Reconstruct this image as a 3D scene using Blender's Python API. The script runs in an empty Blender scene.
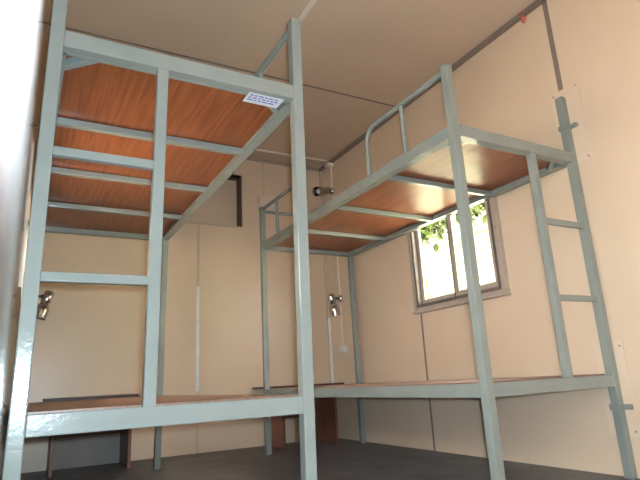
import bpy, bmesh, math, random
from mathutils import Vector, Matrix
random.seed(7)
S = bpy.context.scene
COL = S.collection

# ---------------------------------------------------------------- materials
def new_mat(name):
    m = bpy.data.materials.new(name); m.use_nodes = True
    nt = m.node_tree
    return m, nt, nt.nodes['Principled BSDF']

def noise(nt, scale, detail=3.0, rough=0.55, stretch=None):
    tc = nt.nodes.new('ShaderNodeTexCoord')
    mp = nt.nodes.new('ShaderNodeMapping')
    if stretch: mp.inputs['Scale'].default_value = stretch
    n = nt.nodes.new('ShaderNodeTexNoise')
    n.inputs['Scale'].default_value = scale
    n.inputs['Detail'].default_value = detail
    n.inputs['Roughness'].default_value = rough
    nt.links.new(tc.outputs['Object'], mp.inputs['Vector'])
    nt.links.new(mp.outputs['Vector'], n.inputs['Vector'])
    return n

def ramp(nt, src, stops):
    r = nt.nodes.new('ShaderNodeValToRGB')
    e = r.color_ramp.elements
    while len(e) < len(stops): e.new(0.5)
    for i, (p, c) in enumerate(stops):
        e[i].position = p; e[i].color = (*c, 1)
    nt.links.new(src, r.inputs['Fac'])
    return r

def simple(name, col, rough=0.5, metal=0.0, var=0.06, scale=8.0, bump=0.0, bscale=200.0, spec=0.5, stretch=None):
    m, nt, b = new_mat(name)
    n = noise(nt, scale, stretch=stretch)
    lo = tuple(c * (1 - var) for c in col); hi = tuple(min(1, c * (1 + var)) for c in col)
    r = ramp(nt, n.outputs['Fac'], [(0.3, lo), (0.7, hi)])
    nt.links.new(r.outputs['Color'], b.inputs['Base Color'])
    b.inputs['Roughness'].default_value = rough
    b.inputs['Metallic'].default_value = metal
    b.inputs['Specular IOR Level'].default_value = spec
    if bump:
        n2 = noise(nt, bscale, 2.0)
        bp = nt.nodes.new('ShaderNodeBump')
        bp.inputs['Strength'].default_value = bump
        bp.inputs['Distance'].default_value = 0.002
        nt.links.new(n2.outputs['Fac'], bp.inputs['Height'])
        nt.links.new(bp.outputs['Normal'], b.inputs['Normal'])
    return m

def wood(name, dark, light, rough, axis='Y', spec=0.5):
    m, nt, b = new_mat(name)
    st = {'Y': (26, 1.1, 10), 'Z': (22, 22, 1.2), 'X': (1.2, 22, 22)}[axis]
    n = noise(nt, 3.0, 5.0, 0.6, st)
    mid = tuple((a + c) / 2 for a, c in zip(dark, light))
    r = ramp(nt, n.outputs['Fac'], [(0.32, dark), (0.5, mid), (0.68, light)])
    nt.links.new(r.outputs['Color'], b.inputs['Base Color'])
    b.inputs['Roughness'].default_value = rough
    b.inputs['Specular IOR Level'].default_value = spec
    return m

CREAM = (0.765, 0.60, 0.445)
M = {}
M['wall'] = simple('cream wall panel', CREAM, 0.32, var=0.025, scale=2.5, bump=0.04, bscale=60)
M['wall_gloss'] = simple('pale glossy wall panel', (0.82, 0.70, 0.60), 0.07, var=0.02, scale=2.5)
M['ceiling'] = simple('ceiling panel', (0.69, 0.54, 0.405), 0.45, var=0.03, scale=2.0)
M['floor'] = simple('dark vinyl floor', (0.145, 0.145, 0.156), 0.5, var=0.25, scale=5.0, bump=0.2, bscale=80)
M['trim'] = simple('grey brown trim', (0.26, 0.20, 0.165), 0.4, var=0.08)
M['trim_mid'] = simple('mid brown trim', (0.40, 0.31, 0.24), 0.4, var=0.06)
M['trim_pale'] = simple('pale trim', (0.66, 0.53, 0.41), 0.35, var=0.05)
M['tape'] = simple('silver tape', (0.92, 0.90, 0.87), 0.3, var=0.06, scale=30)
M['paint'] = simple('sea grey enamel paint', (0.262, 0.292, 0.274), 0.15, var=0.06, scale=6, bump=0.2, bscale=85)
M['board'] = wood('reddish laminate board', (0.155, 0.042, 0.014), (0.325, 0.105, 0.037), 0.36)
M['board_top'] = wood('worn laminate board', (0.20, 0.105, 0.072), (0.30, 0.17, 0.12), 0.42)
M['desk'] = wood('red brown desk board', (0.15, 0.05, 0.028), (0.26, 0.09, 0.05), 0.4, 'Z')
M['desk_dark'] = wood('dark brown desk edge', (0.06, 0.025, 0.016), (0.10, 0.042, 0.026), 0.45, 'X')
M['jamb'] = wood('dark jamb wood', (0.10, 0.052, 0.036), (0.16, 0.085, 0.06), 0.5, 'Z')
M['alu'] = simple('brownish aluminium', (0.50, 0.43, 0.37), 0.4, metal=0.2, var=0.12, scale=20)
M['alu_dark'] = simple('dark rubber seal', (0.12, 0.10, 0.085), 0.6, var=0.1)  # dark rubber strip where the sashes meet
M['chrome'] = simple('chrome', (0.62, 0.57, 0.55), 0.2, metal=1.0, var=0.03)
M['black'] = simple('black plastic', (0.02, 0.018, 0.017), 0.45, var=0.1)
M['white'] = simple('white plastic', (0.88, 0.86, 0.82), 0.4, var=0.03)
M['offwhite'] = simple('off white plastic', (0.86, 0.77, 0.65), 0.4, var=0.03)
M['paper'] = simple('label paper', (0.66, 0.69, 0.76), 0.5, var=0.03)
M['ink'] = simple('blue ink', (0.06, 0.10, 0.42), 0.5, var=0.05)
M['frame'] = simple('pinkish grey door frame', (0.16, 0.14, 0.137), 0.8, var=0.05, spec=0.2)
M['plate'] = simple('pale cream board', (0.785, 0.625, 0.482), 0.4, var=0.03)
M['boxgrey'] = simple('aged cream plastic', (0.78, 0.655, 0.54), 0.4, var=0.03)
M['shadeboard'] = simple('grey shade board', (0.31, 0.275, 0.25), 0.6, var=0.08)
M['red'] = simple('red tape', (0.62, 0.10, 0.05), 0.45, var=0.08)
M['steel'] = simple('dull steel', (0.30, 0.28, 0.26), 0.4, metal=0.6, var=0.1)
M['leaf'] = simple('yellow green leaves', (0.036, 0.070, 0.009), 0.5, var=0.45, scale=9)
M['bark'] = simple('bark', (0.16, 0.11, 0.07), 0.8, var=0.2, scale=15)
M['earth'] = simple('dark earth', (0.17, 0.14, 0.105), 0.9, var=0.15, scale=3)  # kept dark to cut the light bounced up onto the deck undersides

def brick_mat():
    m, nt, b = new_mat('pale block masonry')
    tc = nt.nodes.new('ShaderNodeTexCoord')
    mp = nt.nodes.new('ShaderNodeMapping'); mp.inputs['Rotation'].default_value = (0, math.pi/2, math.pi/2)
    br = nt.nodes.new('ShaderNodeTexBrick')
    br.inputs['Color1'].default_value = (0.50, 0.53, 0.40, 1)
    br.inputs['Color2'].default_value = (0.40, 0.44, 0.30, 1)
    br.inputs['Mortar'].default_value = (0.15, 0.18, 0.07, 1)
    br.inputs['Scale'].default_value = 2.4
    br.inputs['Mortar Size'].default_value = 0.02
    sx = nt.nodes.new('ShaderNodeSeparateXYZ'); cb = nt.nodes.new('ShaderNodeCombineXYZ')
    nt.links.new(tc.outputs['Object'], sx.inputs[0])
    nt.links.new(sx.outputs['Y'], cb.inputs['X']); nt.links.new(sx.outputs['Z'], cb.inputs['Y'])
    nt.links.new(cb.outputs[0], br.inputs['Vector'])
    nt.links.new(br.outputs['Color'], b.inputs['Base Color'])
    b.inputs['Roughness'].default_value = 0.9
    return m
M['block'] = brick_mat()

def glass_mat():
    m, nt, b = new_mat('window glass')
    b.inputs['Base Color'].default_value = (1, 1, 1, 1)
    b.inputs['Roughness'].default_value = 0.0
    b.inputs['Transmission Weight'].default_value = 1.0
    b.inputs['IOR'].default_value = 1.01
    return m
M['track'] = simple('darkened track', (0.17, 0.14, 0.12), 0.45, metal=0.2, var=0.15, scale=25)  # coloured dark to put shade into the over-lit window reveal
M['glass'] = glass_mat()

# ---------------------------------------------------------------- mesh helpers
def BM(): return bmesh.new()

def box(bm, lo, hi, bevel=0.0):
    c = [(a + b) / 2 for a, b in zip(lo, hi)]; d = [abs(b - a) for a, b in zip(lo, hi)]
    r = bmesh.ops.create_cube(bm, size=1.0, matrix=Matrix.Translation(c) @ Matrix.Diagonal((*d, 1)))
    if bevel:
        es = list({e for v in r['verts'] for e in v.link_edges})
        bmesh.ops.bevel(bm, geom=es, offset=bevel, segments=2, affect='EDGES', profile=0.6)

def bar(bm, a, b, w, h, bevel=0.003, up=(0, 0, 1)):
    """square bar from a to b, w across, h along up"""
    a, b = Vector(a), Vector(b); d = b - a; L = d.length; z = d.normalized()
    u = Vector(up)
    if abs(u.dot(z)) > 0.99: u = Vector((0, 1, 0))
    x = u.cross(z).normalized(); y = z.cross(x)
    R = Matrix((x, y, z)).transposed().to_4x4()
    mt = Matrix.Translation((a + b) / 2) @ R @ Matrix.Diagonal((w, h, L, 1))
    r = bmesh.ops.create_cube(bm, size=1.0, matrix=mt)
    if bevel:
        es = list({e for v in r['verts'] for e in v.link_edges})
        bmesh.ops.bevel(bm, geom=es, offset=bevel, segments=2, affect='EDGES', profile=0.6)

def rod(bm, a, b, r1, r2=None, seg=20, caps=True):
    a, b = Vector(a), Vector(b); d = b - a
    R = d.to_track_quat('Z', 'Y').to_matrix().to_4x4()
    bmesh.ops.create_cone(bm, cap_ends=caps, segments=seg, radius1=r1, radius2=r1 if r2 is None else r2,
                          depth=d.length, matrix=Matrix.Translation((a + b) / 2) @ R)

def ball(bm, c, r, seg=16):
    bmesh.ops.create_uvsphere(bm, u_segments=seg, v_segments=seg // 2, radius=r, matrix=Matrix.Translation(c))

def tube(bm, pts, r, seg=12):
    pts = [Vector(p) for p in pts]; rings = []
    n = len(pts)
    t0 = (pts[1] - pts[0]).normalized()
    ref = Vector((0, 0, 1)) if abs(t0.z) < 0.9 else Vector((1, 0, 0))
    x = (ref - t0 * ref.dot(t0)).normalized()
    for i, p in enumerate(pts):
        if i == 0: t = t0
        elif i == n - 1: t = (pts[-1] - pts[-2]).normalized()
        else: t = ((pts[i] - pts[i-1]).normalized() + (pts[i+1] - pts[i]).normalized()).normalized()
        x = (x - t * x.dot(t)).normalized(); y = t.cross(x)
        rings.append([bm.verts.new(p + (x * math.cos(k * 2 * math.pi / seg) + y * math.sin(k * 2 * math.pi / seg)) * r) for k in range(seg)])
    for i in range(n - 1):
        for k in range(seg):
            bm.faces.new((rings[i][k], rings[i][(k+1) % seg], rings[i+1][(k+1) % seg], rings[i+1][k]))
    bm.faces.new(rings[0][::-1]); bm.faces.new(rings[-1])

def lathe(bm, prof, a, axis, seg=28):
    """profile of (radius, distance along axis) turned about axis from point a"""
    q = Vector(axis).normalized().to_track_quat('Z', 'Y'); a = Vector(a); rings = []
    for r, t in prof:
        rings.append([bm.verts.new(a + q @ Vector((r * math.cos(k * 2 * math.pi / seg), r * math.sin(k * 2 * math.pi / seg), t))) for k in range(seg)])
    for i in range(len(prof) - 1):
        for k in range(seg):
            bm.faces.new((rings[i][k], rings[i][(k+1) % seg], rings[i+1][(k+1) % seg], rings[i+1][k]))

def obj(name, bm, mat, parent=None, smooth=False, warp=None):
    bmesh.ops.recalc_face_normals(bm, faces=bm.faces)
    if warp:
        for v in bm.verts: v.co = warp(v.co)
    me = bpy.data.meshes.new(name); bm.to_mesh(me); bm.free()
    me.materials.append(mat)
    if smooth:
        for p in me.polygons: p.use_smooth = True
        me.set_sharp_from_angle(angle=math.radians(38))
    o = bpy.data.objects.new(name, me); COL.objects.link(o)
    if parent: o.parent = parent
    return o

def tag(o, label, cat, group=None):
    o['label'] = label; o['category'] = cat
    if group: o['group'] = group
    return o

def thing(name, label, cat, loc=(0, 0, 0), rz=0.0, group=None):
    o = bpy.data.objects.new(name, None); COL.objects.link(o)
    o.empty_display_size = 0.1
    o.location = loc; o.rotation_euler = (0, 0, rz)
    return tag(o, label, cat, group)

def struct(name, bm, mat, parent=None, smooth=False, warp=None):
    o = obj(name, bm, mat, parent, smooth, warp); o['kind'] = 'structure'
    return o

def boxes(*bs, bevel=0.0):
    bm = BM()
    for lo, hi in bs: box(bm, lo, hi, bevel)
    return bm

# the left wall stands a hair out of square with the back wall, along the left bed
def left_x(y): return 0.049 - 0.011 * (y - 1.481)
def skew(v): return Vector((v.x + left_x(v.y), v.y, v.z))

# ---------------------------------------------------------------- room shell
W, D, H = 2.359, 4.023, 2.372
Y0 = -1.30                       # wall behind the camera
T = 0.06
WY0, WY1, WZ0, WZ1 = 2.035, 2.785, 0.885, 1.62      # window hole in the right wall
LZ0, LZ1 = 0.80, 1.22
LY0, LY1 = 1.80, 2.60                               # hole for the added left-wall window, beside the left bed
RX0, RX1, RZ0, RZ1 = 0.93, 1.572, 1.735, 2.195      # recess in the back wall
DY0, DY1, DZ = -0.36, 0.045, 2.02                   # doorway in the left wall, behind the camera

struct('floor', boxes(((-T, Y0 - T, -0.05), (W + T, D + T, 0))), M['floor'])
struct('ceiling', boxes(((-T, Y0 - T, H), (W + T, D + 0.25, H + 0.05))), M['ceiling'])
struct('wall_right', boxes(
    ((W, Y0, 0), (W + T, WY0, H)), ((W, WY1, 0), (W + T, D + T, H)),
    ((W, WY0, 0), (W + T, WY1, WZ0)), ((W, WY0, WZ1), (W + T, WY1, H))), M['wall'])
struct('wall_back', boxes(
    ((-T, D, 0), (RX0, D + T, H)), ((RX1, D, 0), (W, D + T, H)),
    ((RX0, D, 0), (RX1, D + T, RZ0)), ((RX0, D, RZ1), (RX1, D + T, H)),
    ((RX0 - 0.02, D + 0.13, RZ0 - 0.02), (RX1 + 0.02, D + 0.15, RZ1 + 0.02))), M['wall'])
struct('wall_left', boxes(
    ((-T, DY1, 0), (0, LY0, H)), ((-T, LY1, 0), (0, D, H)), ((-T, LY0, 0), (0, LY1, LZ0)), ((-T, LY0, LZ1), (0, LY1, H)), ((-T, Y0, 0), (0, DY0, H)), ((-T, DY0, DZ), (0, DY1, H))), M['wall_gloss'], warp=skew)
struct('wall_front', boxes(((-T, Y0 - T, 0), (W + T, Y0, H))), M['wall'])

# lining of the recess for an air conditioner
struct('trim_1', boxes(
    ((RX1, D + 0.001, RZ0), (RX1 + 0.012, D + 0.13, RZ1 + 0.012)),
    ((RX0 - 0.012, D + 0.001, RZ0), (RX0, D + 0.13, RZ1 + 0.012)),
    ((RX0, D + 0.001, RZ1), (RX1, D + 0.13, RZ1 + 0.012)),
    ((RX0, D + 0.001, RZ0 - 0.012), (RX1, D + 0.13, RZ0))), M['jamb'])
struct('trim_2', boxes(                                               # thin edge bead round the recess
    ((RX1 + 0.001, D - 0.006, RZ0 - 0.012), (RX1 + 0.014, D, RZ1 + 0.014)),
    ((RX0 - 0.014, D - 0.006, RZ0 - 0.012), (RX0 - 0.001, D, RZ1 + 0.014)),
    ((RX0, D - 0.006, RZ1 + 0.001), (RX1, D, RZ1 + 0.014)),
    ((RX0, D - 0.006, RZ0 - 0.012), (RX1, D, RZ0))), M['trim_pale'])
# cornice strips and panel joints
struct('trim_3', boxes(((W - 0.026, Y0, H - 0.030), (W, D, H)), bevel=0.004), M['trim'])
struct('trim_4', boxes(((0.03, D - 0.018, H - 0.022), (W - 0.026, D, H)), bevel=0.003), M['trim_mid'])
struct('trim_5', boxes(((0.03, 2.765, H - 0.004), (W - 0.026, 2.777, H))), M['trim'])          # ceiling joint across
struct('trim_6', boxes(((1.230, Y0, H - 0.010), (1.262, D - 0.018, H)), bevel=0.003), M['offwhite'])  # ceiling strip lengthwise
struct('trim_7', boxes(((W - 0.003, 1.488, 0.0), (W, 1.514, H - 0.03))), M['trim'])
struct('trim_8', boxes(((W - 0.003, 2.770, 0.0), (W, 2.784, WZ0 - 0.035))), M['trim'])
struct('trim_9', boxes(((1.197, D - 0.003, 0.0), (1.213, D, RZ0 - 0.012))), M['trim_pale'])
struct('trim_10', boxes(((1.190, D - 0.005, 0.43), (1.216, D - 0.003, 1.22)), bevel=0.001), M['tape'])
struct('trim_11', boxes(((W - 0.022, D - 0.022, 0.0), (W, D, H - 0.03)), bevel=0.003), M['trim_pale'])
struct('trim_12', boxes(((W - 0.025, D - 0.025, 0.43), (W - 0.001, D - 0.021, 0.98))), M['tape'])
struct('trim_13', boxes(((1.770, D - 0.006, 2.02), (1.786, D, H - 0.022)), bevel=0.002), M['trim_pale'])
# doorway frame in the left wall; near jamb stretched to the lens as blurred haze
HAZE_X = 0.0215
door = struct('door_1', boxes(
    ((-T - 0.02, DY1, 0), (HAZE_X, DY1 + 0.03, DZ + 0.03)),
    ((-T - 0.02, DY0 - 0.03, 0), (0.006, DY0 + 0.03, DZ + 0.03)),
    ((-T - 0.02, DY0 + 0.03, DZ - 0.03), (0.006, DY1, DZ + 0.03)), bevel=0.003), M['frame'], warp=skew)

# window ------------------------------------------------------------
def ring(bm, x0, x1, y0, y1, z0, z1, w, bevel=0.003):
    box(bm, (x0, y0, z0), (x1, y0 + w, z1), bevel); box(bm, (x0, y1 - w, z0), (x1, y1, z1), bevel)
    box(bm, (x0, y0 + w, z0), (x1, y1 - w, z0 + w), bevel); box(bm, (x0, y0 + w, z1 - w), (x1, y1 - w, z1), bevel)
bm = BM()
ring(bm, W - 0.032, W + 0.05, WY0 - 0.028, WY1 + 0.022, WZ0 - 0.024, WZ1 + 0.024, 0.030)
win = struct('window_1', bm, M['alu'])
bm = BM(); ring(bm, W - 0.026, W + 0.045, WY0 + 0.001, WY1 - 0.001, WZ0 + 0.001, WZ1 - 0.001, 0.025, 0.002)
for k in range(3):                                     # ridges of the sliding track
    ring(bm, W - 0.029, W - 0.0255, WY0 + 0.003 + k * 0.008, WY1 - 0.003 - k * 0.008, WZ0 + 0.003 + k * 0.008, WZ1 - 0.003 - k * 0.008, 0.003, 0)
struct('window_track', bm, M['track'], win)
ym = 2.385
bm = BM(); ring(bm, W - 0.014, W + 0.004, WY0 + 0.022, ym + 0.03, WZ0 + 0.024, WZ1 - 0.02, 0.034)
struct('window_sash', bm, M['alu'], win)
bm = BM(); ring(bm, W + 0.007, W + 0.025, ym - 0.008, WY1 - 0.022, WZ0 + 0.024, WZ1 - 0.02, 0.034)
struct('window_sash', bm, M['alu'], win)
struct('window_pane', boxes(((W - 0.008, WY0 + 0.05, WZ0 + 0.05), (W - 0.005, ym, WZ1 - 0.05))), M['glass'], win)
struct('window_pane', boxes(((W + 0.011, ym + 0.022, WZ0 + 0.05), (W + 0.014, WY1 - 0.05, WZ1 - 0.05))), M['glass'], win)
struct('window_seal', boxes(((W - 0.016, ym + 0.030, WZ0 + 0.026), (W + 0.007, ym + 0.037, WZ1 - 0.022))), M['alu_dark'], win)
struct('window_sill', boxes(((W - 0.045, WY0 - 0.034, WZ0 - 0.030), (W, WY1 + 0.028, WZ0 - 0.018)), bevel=0.002), M['alu'], win)

# added left-wall window, sized and placed to lift light on the right wall
bm = BM()
ring(bm, -0.05, 0.004, LY0 - 0.024, LY1 + 0.024, LZ0 - 0.024, LZ1 + 0.024, 0.028, 0.001)
win2 = struct('fill_window', bm, M['alu'], warp=skew)
lm = (LY0 + LY1) / 2
bm = BM(); ring(bm, -0.022, -0.004, LY0 + 0.004, lm + 0.02, LZ0 + 0.004, LZ1 - 0.004, 0.034)
struct('window_sash', bm, M['alu'], win2, warp=skew)
bm = BM(); ring(bm, -0.043, -0.025, lm - 0.02, LY1 - 0.004, LZ0 + 0.004, LZ1 - 0.004, 0.034)
struct('window_sash', bm, M['alu'], win2, warp=skew)
struct('window_pane', boxes(((-0.014, LY0 + 0.03, LZ0 + 0.03), (-0.011, lm, LZ1 - 0.03))), M['glass'], win2, warp=skew)
struct('window_pane', boxes(((-0.035, lm, LZ0 + 0.03), (-0.032, LY1 - 0.03, LZ1 - 0.03))), M['glass'], win2, warp=skew)

# ---------------------------------------------------------------- bunk beds
ZL, ZU, ZT, RH = 0.420, 1.463, 1.743, 0.051
P = 0.037                         # post section
def bunk(label, x, y, rz, mirror, BW, L, lean, ladder, extra):
    """canonical frame: u from the wall-side posts (0) to the aisle-side posts (BW), y from near to far end"""
    root = thing('bunk_bed', label, 'bunk bed', (x, y, 0), rz, 'steel bunk beds')
    sg = -1.0 if mirror else 1.0
    def warp(v): return Vector((sg * v.x + lean * v.z, v.y, v.z))
    def part(name, bm, mat, smooth=False, parent=root):
        o = obj(name, bm, mat, parent, smooth, warp)
        if mirror:
            o.data.flip_normals()
        return o
    pa = M['paint']; h = P / 2
    tops = {(0, 0): extra['top_wall_near'], (BW, 0): ZT, (0, L): ZT, (BW, L): ZT}
    for (u, v), zt in tops.items():
        bm = BM(); box(bm, (u - h, v - h, 0.0), (u + h, v + h, zt), 0.004)
        part('leg', bm, pa)
    for zt in (ZL, ZU):
        for u in (0, BW):
            bm = BM(); box(bm, (u - h + 0.001, h, zt - RH), (u + h - 0.001, L - h, zt), 0.003)
            s = 1 if u == 0 else -1                                         # inner ledge of the angle section
            a, b = sorted((u + s * (h - 0.002), u + s * (h + 0.010)))
            box(bm, (a, h, zt - RH), (b, L - h, zt - RH + 0.005), 0.0)
            part('side_rail', bm, pa)
        for v in (0, L):
            bm = BM(); box(bm, (h, v - h + 0.001, zt - RH), (BW - h, v + h - 0.001, zt), 0.003)
            s = 1 if v == 0 else -1
            a, b = sorted((v + s * (h - 0.002), v + s * (h + 0.010)))
            box(bm, (h, a, zt - RH), (BW - h, b, zt - RH + 0.005), 0.0)
            part('end_rail', bm, pa)
        for k in (1, 2, 3):
            bm = BM(); yy = k * L / 4
            box(bm, (h, yy - 0.014, zt - RH), (BW - h, yy + 0.014, zt - RH + 0.026), 0.003)
            part('cross_bar', bm, pa)
    bm = BM(); box(bm, (h + 0.001, h + 0.001, ZU - 0.022), (BW - h - 0.001, L - h - 0.001, ZU - 0.008), 0.001)
    part('upper_deck_board', bm, M['board'])
    bm = BM(); box(bm, (h + 0.001, h + 0.001, ZL - 0.010), (BW - h - 0.001, L - h - 0.001, ZL + 0.005), 0.001)
    part('lower_deck_board', bm, M['board_top'])
    # corner braces under the upper deck at the near end
    for u, s in ((0, 1), (BW, -1)):
        bm = BM(); bar(bm, (u + s * 0.010, 0.125, ZU - RH + 0.014), (u + s * 0.125, 0.010, ZU - RH + 0.014), 0.022, 0.026, 0.002)
        part('corner_brace', bm, pa)
    # ladder
    lw = 0.033
    bm = BM(); box(bm, (ladder - lw/2, -lw/2 + 0.002, ZL - 0.002), (ladder + lw/2, lw/2, ZU - RH + 0.002), 0.004)
    part('ladder_rail', bm, pa)
    for z in (0.751, 1.094):
        bm = BM(); box(bm, (h - 0.001, -0.012, z - 0.013), (ladder - lw/2 + 0.001, 0.012, z + 0.013), 0.004)
        part('rung', bm, pa)
    # guard rails on the aisle side
    gz = ZT - 0.020; r = 0.0125
    def guard(y0, y1, rods):
        s = 1 if y1 > y0 else -1
        pts = [(BW, y0 + s * h * 0.8, gz), (BW, y1 - s * 0.07, gz)]
        for k in range(1, 8):
            a = k / 8 * math.pi / 2
            pts.append((BW, y1 - s * 0.07 + s * 0.07 * math.sin(a), gz - 0.07 + 0.07 * math.cos(a)))
        pts += [(BW, y1, gz - 0.07), (BW, y1, ZU - 0.003)]
        bm = BM(); tube(bm, pts, r, 14); g = part('guard_rail', bm, pa, True)
        for yr in rods:
            bm = BM(); rod(bm, (BW, yr, ZU - 0.003), (BW, yr, gz), r * 0.9)
            part('guard_post', bm, pa, True, g)
    guard(0, extra['guard_near'], [extra['guard_near'] * 0.515])
    guard(L, L - 0.53, [L - 0.262])
    bm = BM(); rod(bm, (h * 0.8, L, gz - 0.012), (BW - h * 0.8, L, gz - 0.012), 0.011)
    part('foot_guard_rail', bm, pa, True)
    return root, part

bed1, part1 = bunk('grey steel bunk bed against the left wall, a paper label under its upper deck',
             0.07, 1.481, 0.011, False, 0.76, 1.975, 0.012, 0.297,
             dict(top_wall_near=1.765, guard_near=0.62))
bed2, part2 = bunk('grey steel bunk bed along the right wall, standing in front of the window',
             1.574 + 0.759, 1.498, 0.014, True, 0.759, 2.024, 0.0, 0.293,
             dict(top_wall_near=1.765, guard_near=0.62))
# paper label under the board of the left bed
bm = BM(); box(bm, (0.585, 0.003, ZU - RH - 0.0025), (0.713, 0.066, ZU - RH - 0.0008))
lab = part1('paper_label', bm, M['paper']); lab['label'] = 'white paper label with blue printing'
bm = BM()
for i in range(3):
    xx = 0.593
    while xx < 0.69:
        w = random.uniform(0.008, 0.022)
        box(bm, (xx, 0.012 + i * 0.015, ZU - RH - 0.0030), (min(xx + w, 0.70), 0.018 + i * 0.015, ZU - RH - 0.0024))
        xx += w + 0.005
part1('printing', bm, M['ink'], parent=lab)
# clamps that hold the wall-side post of the right bed
for z in (1.60, 0.285):
    bm = BM()
    box(bm, (-0.0182, -0.024, z - 0.012), (0.024, 0.024, z + 0.012), 0.002)
    box(bm, (-0.0182, -0.056, z - 0.011), (-0.010, 0.0, z + 0.011), 0.002)
    rod(bm, (-0.0182, -0.047, z), (0.0, -0.047, z), 0.011)
    c = part2('wall_clamp', bm, M['paint'])

# ---------------------------------------------------------------- desks behind the beds
def desk(label, x0, x1, pa, pb, y0, ztop, back=False):
    cx = (pa + pb) / 2
    t = thing('desk', label, 'desk', (cx, D - 0.2, 0), 0, 'low wooden desks by the back wall')
    y0 -= D - 0.2; y1 = 0.19
    bm = BM(); box(bm, (x0 - cx, y0, ztop - 0.016), (x1 - cx, y1, ztop), 0.002)
    obj('desktop', bm, M['desk_dark'], t)
    for p in (pa, pb):
        bm = BM(); box(bm, (p - cx - 0.009, y0 + 0.05, 0), (p - cx + 0.009, y1, ztop - 0.016), 0.0015)
        obj('side_panel', bm, M['desk'], t)
    bm = BM(); box(bm, (pa - cx + 0.009, y1 - 0.03, 0.19), (pb - cx - 0.009, y1 - 0.012, 0.25), 0.001)
    obj('stretcher', bm, M['desk'], t)
    if back:  # grey sheet added to put shade into the gap between the panels
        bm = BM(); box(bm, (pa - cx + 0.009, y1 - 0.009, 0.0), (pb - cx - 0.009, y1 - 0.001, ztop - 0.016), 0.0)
        obj('shade_panel', bm, M['shadeboard'], t)['label'] = 'grey panel added to darken the desk gap'
    return t
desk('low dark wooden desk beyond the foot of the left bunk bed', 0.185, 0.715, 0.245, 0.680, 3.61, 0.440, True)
desk('low reddish wooden desk beyond the foot of the right bunk bed, in the corner', 1.632, 2.225, 1.735, 2.170, 3.61, 0.436)

# ---------------------------------------------------------------- reading lamps
def lamp(label, loc, out, axis, reach=0.108):
    """out: unit x sign away from the wall; axis: direction the head points"""
    t = thing('reading_lamp', label, 'lamp', loc, 0, 'wall reading lamps')
    o = Vector((out, 0, 0)); ax = Vector(axis).normalized()
    bm = BM(); lathe(bm, [(0.0, 0.0), (0.032, 0.0), (0.032, 0.010), (0.024, 0.022), (0.0, 0.024)], (0, 0, 0), o)
    obj('wall_mount', bm, M['chrome'], t, True)
    piv = o * (reach - 0.03)
    bm = BM(); rod(bm, o * 0.02, piv, 0.009); ball(bm, piv, 0.014)
    obj('arm', bm, M['black'], t, True)
    c = o * reach
    bm = BM()
    lathe(bm, [(0.0, -0.034), (0.025, -0.034), (0.031, -0.026), (0.031, 0.038), (0.025, 0.046)], c, ax)
    obj('lamp_socket', bm, M['chrome'], t, True)
    bm = BM()
    lathe(bm, [(0.025, 0.046), (0.028, 0.056), (0.041, 0.080), (0.043, 0.098), (0.043, 0.148), (0.040, 0.148),
               (0.040, 0.098), (0.036, 0.080), (0.016, 0.050)], c, ax)
    obj('lamp_shade', bm, M['chrome'], t, True)
    bm = BM(); ball(bm, c + ax * 0.112, 0.024)
    obj('bulb', bm, M['white'], t, True)
    bm = BM(); rod(bm, piv, c, 0.010); obj('swivel', bm, M['black'], t, True)
    return t
lamp('chrome reading lamp on the left wall, above the lower bunk', (left_x(3.86), 3.86, 1.085), 1, (-0.32, -0.05, -1), 0.165 - left_x(3.86))
lamp('chrome reading lamp on the right wall by the corner, above the lower bunk', (W, 3.80, 1.118), -1, (0.24, 0.05, -1), 0.092)
lamp('chrome reading lamp near the ceiling corner, above the upper bunk rail', (W, 3.83, 2.085), -1, (-0.90, -0.35, -0.30), 0.062)

# ---------------------------------------------------------------- electrics
def conduit(label, pts, r=0.008):
    bm = BM(); tube(bm, pts, r, 10)
    return tag(obj('conduit', bm, M['offwhite'], None, True), label, 'conduit', 'surface mounted conduits')
yc = 3.815
conduit('white conduit along the ceiling in front of the back wall', [(0.9, yc + 0.01, H - 0.009), (W - 0.06, yc, H - 0.009)])
conduit('white conduit dropping from the ceiling corner to the upper lamp', [(W - 0.011, yc, H - 0.058), (W - 0.011, yc, 2.112)])
conduit('white conduit on the right wall between the upper and lower lamps', [(W - 0.011, yc - 0.012, 2.035), (W - 0.011, yc - 0.02, 1.137)], 0.007)
conduit('thin white conduit between the lower lamp and the round socket', [(W - 0.010, yc - 0.02, 1.063), (W - 0.010, yc - 0.02, 0.735)], 0.005)
bm = BM(); box(bm, (W - 0.060, yc - 0.03, H - 0.058), (W - 0.0005, yc + 0.03, H - 0.0305), 0.004)
tag(obj('ceiling_box', bm, M['offwhite']), 'small junction box in the ceiling corner where the conduits meet', 'junction box')
t = thing('junction_box', 'pale rectangular junction box on the back wall below the ceiling', 'junction box', (1.81, D, 1.955))
bm = BM(); box(bm, (-0.095, -0.045, -0.063), (0.095, 0.0, 0.063), 0.004); obj('box_body', bm, M['boxgrey'], t)
bm = BM(); box(bm, (-0.09, -0.050, -0.058), (0.09, -0.045, 0.058), 0.003)
obj('box_lid', bm, M['boxgrey'], t)
t = thing('wall_socket', 'round white socket on the right wall under the lower lamp', 'socket', (W, 3.787, 0.697))
bm = BM(); lathe(bm, [(0.0, 0.0), (0.036, 0.0), (0.036, 0.014), (0.030, 0.020), (0.0, 0.021)], (0, 0, 0), (-1, 0, 0))
obj('base_plate', bm, M['white'], t, True)
bm = BM(); lathe(bm, [(0.025, 0.020), (0.025, 0.036), (0.020, 0.042), (0.0, 0.043)], (0, 0, 0), (-1, 0, 0))
obj('cover', bm, M['white'], t, True)

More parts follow.
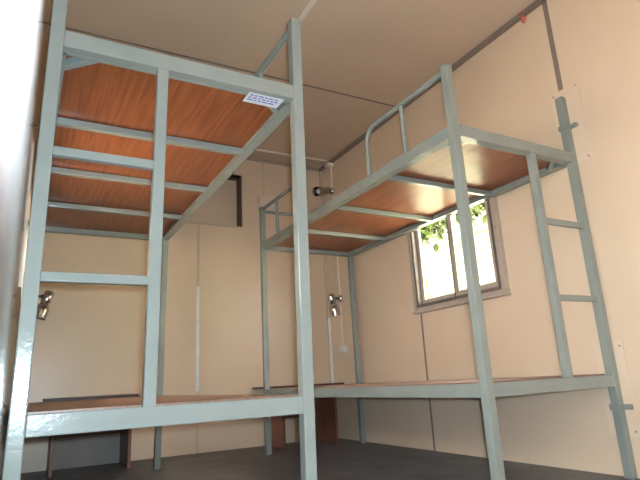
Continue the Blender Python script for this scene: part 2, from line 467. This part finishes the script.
# patches of thin board fixed to the wall behind the post
def plate(label, y0, y1, z0, z1, screws):
    cy, cz = (y0 + y1) / 2, (z0 + z1) / 2
    t = thing('wall_plate', label, 'wall panel', (W, cy, cz), 0, 'board patches on the right wall')
    bm = BM(); box(bm, (-0.0072, y0 - cy, z0 - cz), (-0.0031, y1 - cy, z1 - cz), 0.0006)
    obj('board', bm, M['plate'], t)
    for (sy, sz) in screws:
        bm = BM(); rod(bm, (-0.0095, sy - cy, sz - cz), (-0.007, sy - cy, sz - cz), 0.0045, seg=12)
        obj('screw', bm, M['steel'], t)
plate('cream board patch behind the top of the post at the upper right', 1.405, 1.560, 1.405, 1.815, [(1.42, 1.425), (1.42, 1.80), (1.545, 1.80)])
plate('cream board patch behind the foot of the post at the lower right', 1.435, 1.570, 0.165, 0.560, [(1.45, 0.54), (1.45, 0.185)])

bm = BM()
vs = [bm.verts.new(p) for p in [(W - 0.0275, 1.615, H - 0.012), (W - 0.0275, 1.640, H - 0.018), (W - 0.001, 1.652, H - 0.050), (W - 0.001, 1.640, H - 0.064), (W - 0.001, 1.622, H - 0.044)]]
f = bm.faces.new(vs); r = bmesh.ops.extrude_face_region(bm, geom=[f])
for v in [g for g in r['geom'] if isinstance(g, bmesh.types.BMVert)]: v.co.x -= 0.003
tag(obj('tape_scrap', bm, M['red']), 'small red scrap of tape under the cornice of the right wall', 'tape')

# ---------------------------------------------------------------- outside
bm = BM(); box(bm, (-14, -14, -0.40), (14, 18, -0.30))
g = struct('ground', bm, M['earth'])
bm = BM(); box(bm, (4.75, -2, -0.30), (4.9, 12, 2.45))
struct('wall_outside', bm, M['block'])
def leaves(bm, c, R, n, size):
    c = Vector(c)
    for i in range(n):
        d = Vector((random.gauss(0, 1), random.gauss(0, 1), random.gauss(0, 1))).normalized() * random.uniform(0.35, 1.0)
        p = c + Vector((d.x * R[0], d.y * R[1], d.z * R[2]))
        q = Matrix.Rotation(random.uniform(0, 6.28), 4, 'Z') @ Matrix.Rotation(random.uniform(-1.2, 1.2), 4, 'X')
        s = size * random.uniform(0.7, 1.3)
        pts = [(0, 0, 0), (s * .28, s * .35, .06 * s), (s * .22, s * .75, .05 * s), (0, s, -.05 * s), (-s * .22, s * .75, .05 * s), (-s * .28, s * .35, .06 * s)]
        vv = [bm.verts.new(p + (q @ Vector(k))) for k in pts]
        bm.faces.new((vv[0], vv[1], vv[2], vv[3])); bm.faces.new((vv[0], vv[3], vv[4], vv[5]))
t = thing('tree', 'leafy yellow green tree seen at the top of the window', 'tree', (4.2, 4.9, -0.3))
bm = BM(); tube(bm, [(0, 0, 0), (0.03, 0.02, 1.2), (-0.02, 0.05, 2.4), (0, 0, 3.2)], 0.05, 12); obj('trunk', bm, M['bark'], t, True)
bm = BM()
for k in range(8):
    leaves(bm, (random.uniform(-.15, .15), -1.9 + k * 0.36, 2.66 + random.uniform(-.10, .10)), (0.35, 0.38, 0.34), 460, 0.11)
obj('foliage', bm, M['leaf'], t)

struct('sun_block_slab', boxes(((-1.15, -4, 2.44), (-T - 0.03, 7, 2.50))), M['trim_pale'])  # unseen slab added to keep sun out and dim the doorway
# ---------------------------------------------------------------- light
sun = bpy.data.lights.new('sun', 'SUN'); sun.energy = 225; sun.angle = 0.01; sun.color = (1.0, 0.96, 0.88)
so = bpy.data.objects.new('sun', sun); COL.objects.link(so); so.location = (-6, 2, 9)
so.rotation_euler = Vector((0.52, -0.12, -0.82)).to_track_quat('-Z', 'Y').to_euler()
wd = bpy.data.worlds.new('sky'); S.world = wd; wd.use_nodes = True
bg = wd.node_tree.nodes['Background']
bg.inputs['Color'].default_value = (1.0, 0.95, 0.87, 1)
bg.inputs['Strength'].default_value = 21.5

def portal(name, loc, rot, sx, sy):
    l = bpy.data.lights.new(name, 'AREA'); l.shape = 'RECTANGLE'; l.size = sx; l.size_y = sy
    l.cycles.is_portal = True
    o = bpy.data.objects.new(name, l); COL.objects.link(o); o.location = loc; o.rotation_euler = rot
portal('window_daylight', (W + 0.055, (WY0 + WY1) / 2, (WZ0 + WZ1) / 2), (0, math.pi / 2, 0), WZ1 - WZ0, WY1 - WY0)
portal('fill_window_daylight', (-T + 0.005 + left_x(2.2), (LY0 + LY1) / 2, (LZ0 + LZ1) / 2), (0, -math.pi / 2, 0), LZ1 - LZ0, LY1 - LY0)
portal('door_daylight', (-T + left_x(-0.2), (DY0 + DY1) / 2, DZ / 2), (0, -math.pi / 2, 0), DZ, DY1 - DY0)

# ---------------------------------------------------------------- camera
yaw, pitch, roll = math.radians(28.907), math.radians(14.863), math.radians(-3.086)
fw = Vector((math.sin(yaw) * math.cos(pitch), math.cos(yaw) * math.cos(pitch), math.sin(pitch)))
rt = Vector((math.cos(yaw), -math.sin(yaw), 0)); up = rt.cross(fw)
c, s = math.cos(roll), math.sin(roll)
rt2 = c * rt + s * up; up2 = -s * rt + c * up
cam = bpy.data.cameras.new('camera'); co = bpy.data.objects.new('camera', cam); COL.objects.link(co)
co.matrix_world = Matrix.Translation((0.089, 0, 0.462)) @ Matrix((rt2, up2, -fw)).transposed().to_4x4()
cam.sensor_fit = 'HORIZONTAL'; cam.sensor_width = 36.0; cam.lens = 36.0 * 528.09 / 640
cam.clip_start = 0.01; cam.clip_end = 100
S.camera = co
cam.dof.use_dof = True; cam.dof.focus_distance = 2.6; cam.dof.aperture_fstop = 10.5

# the camera's own flash, just up and right of the lens
fl = bpy.data.lights.new('camera_flash', 'SPOT'); fl.energy = 138; fl.shadow_soft_size = 0.012
fl.spot_size = math.radians(88); fl.spot_blend = 0.35; fl.color = (0.69, 0.88, 1.0)
fo = bpy.data.objects.new('camera_flash', fl); COL.objects.link(fo)
fo.matrix_world = Matrix.Translation(Vector((0.089, 0, 0.462)) + rt2 * 0.022 + up2 * 0.026) @ Matrix((rt2, up2, -fw)).transposed().to_4x4()

S.view_settings.view_transform = 'Standard'
S.view_settings.look = 'None'
S.view_settings.exposure = 0.07
S.view_settings.gamma = 1.0
S.view_settings.use_curve_mapping = False
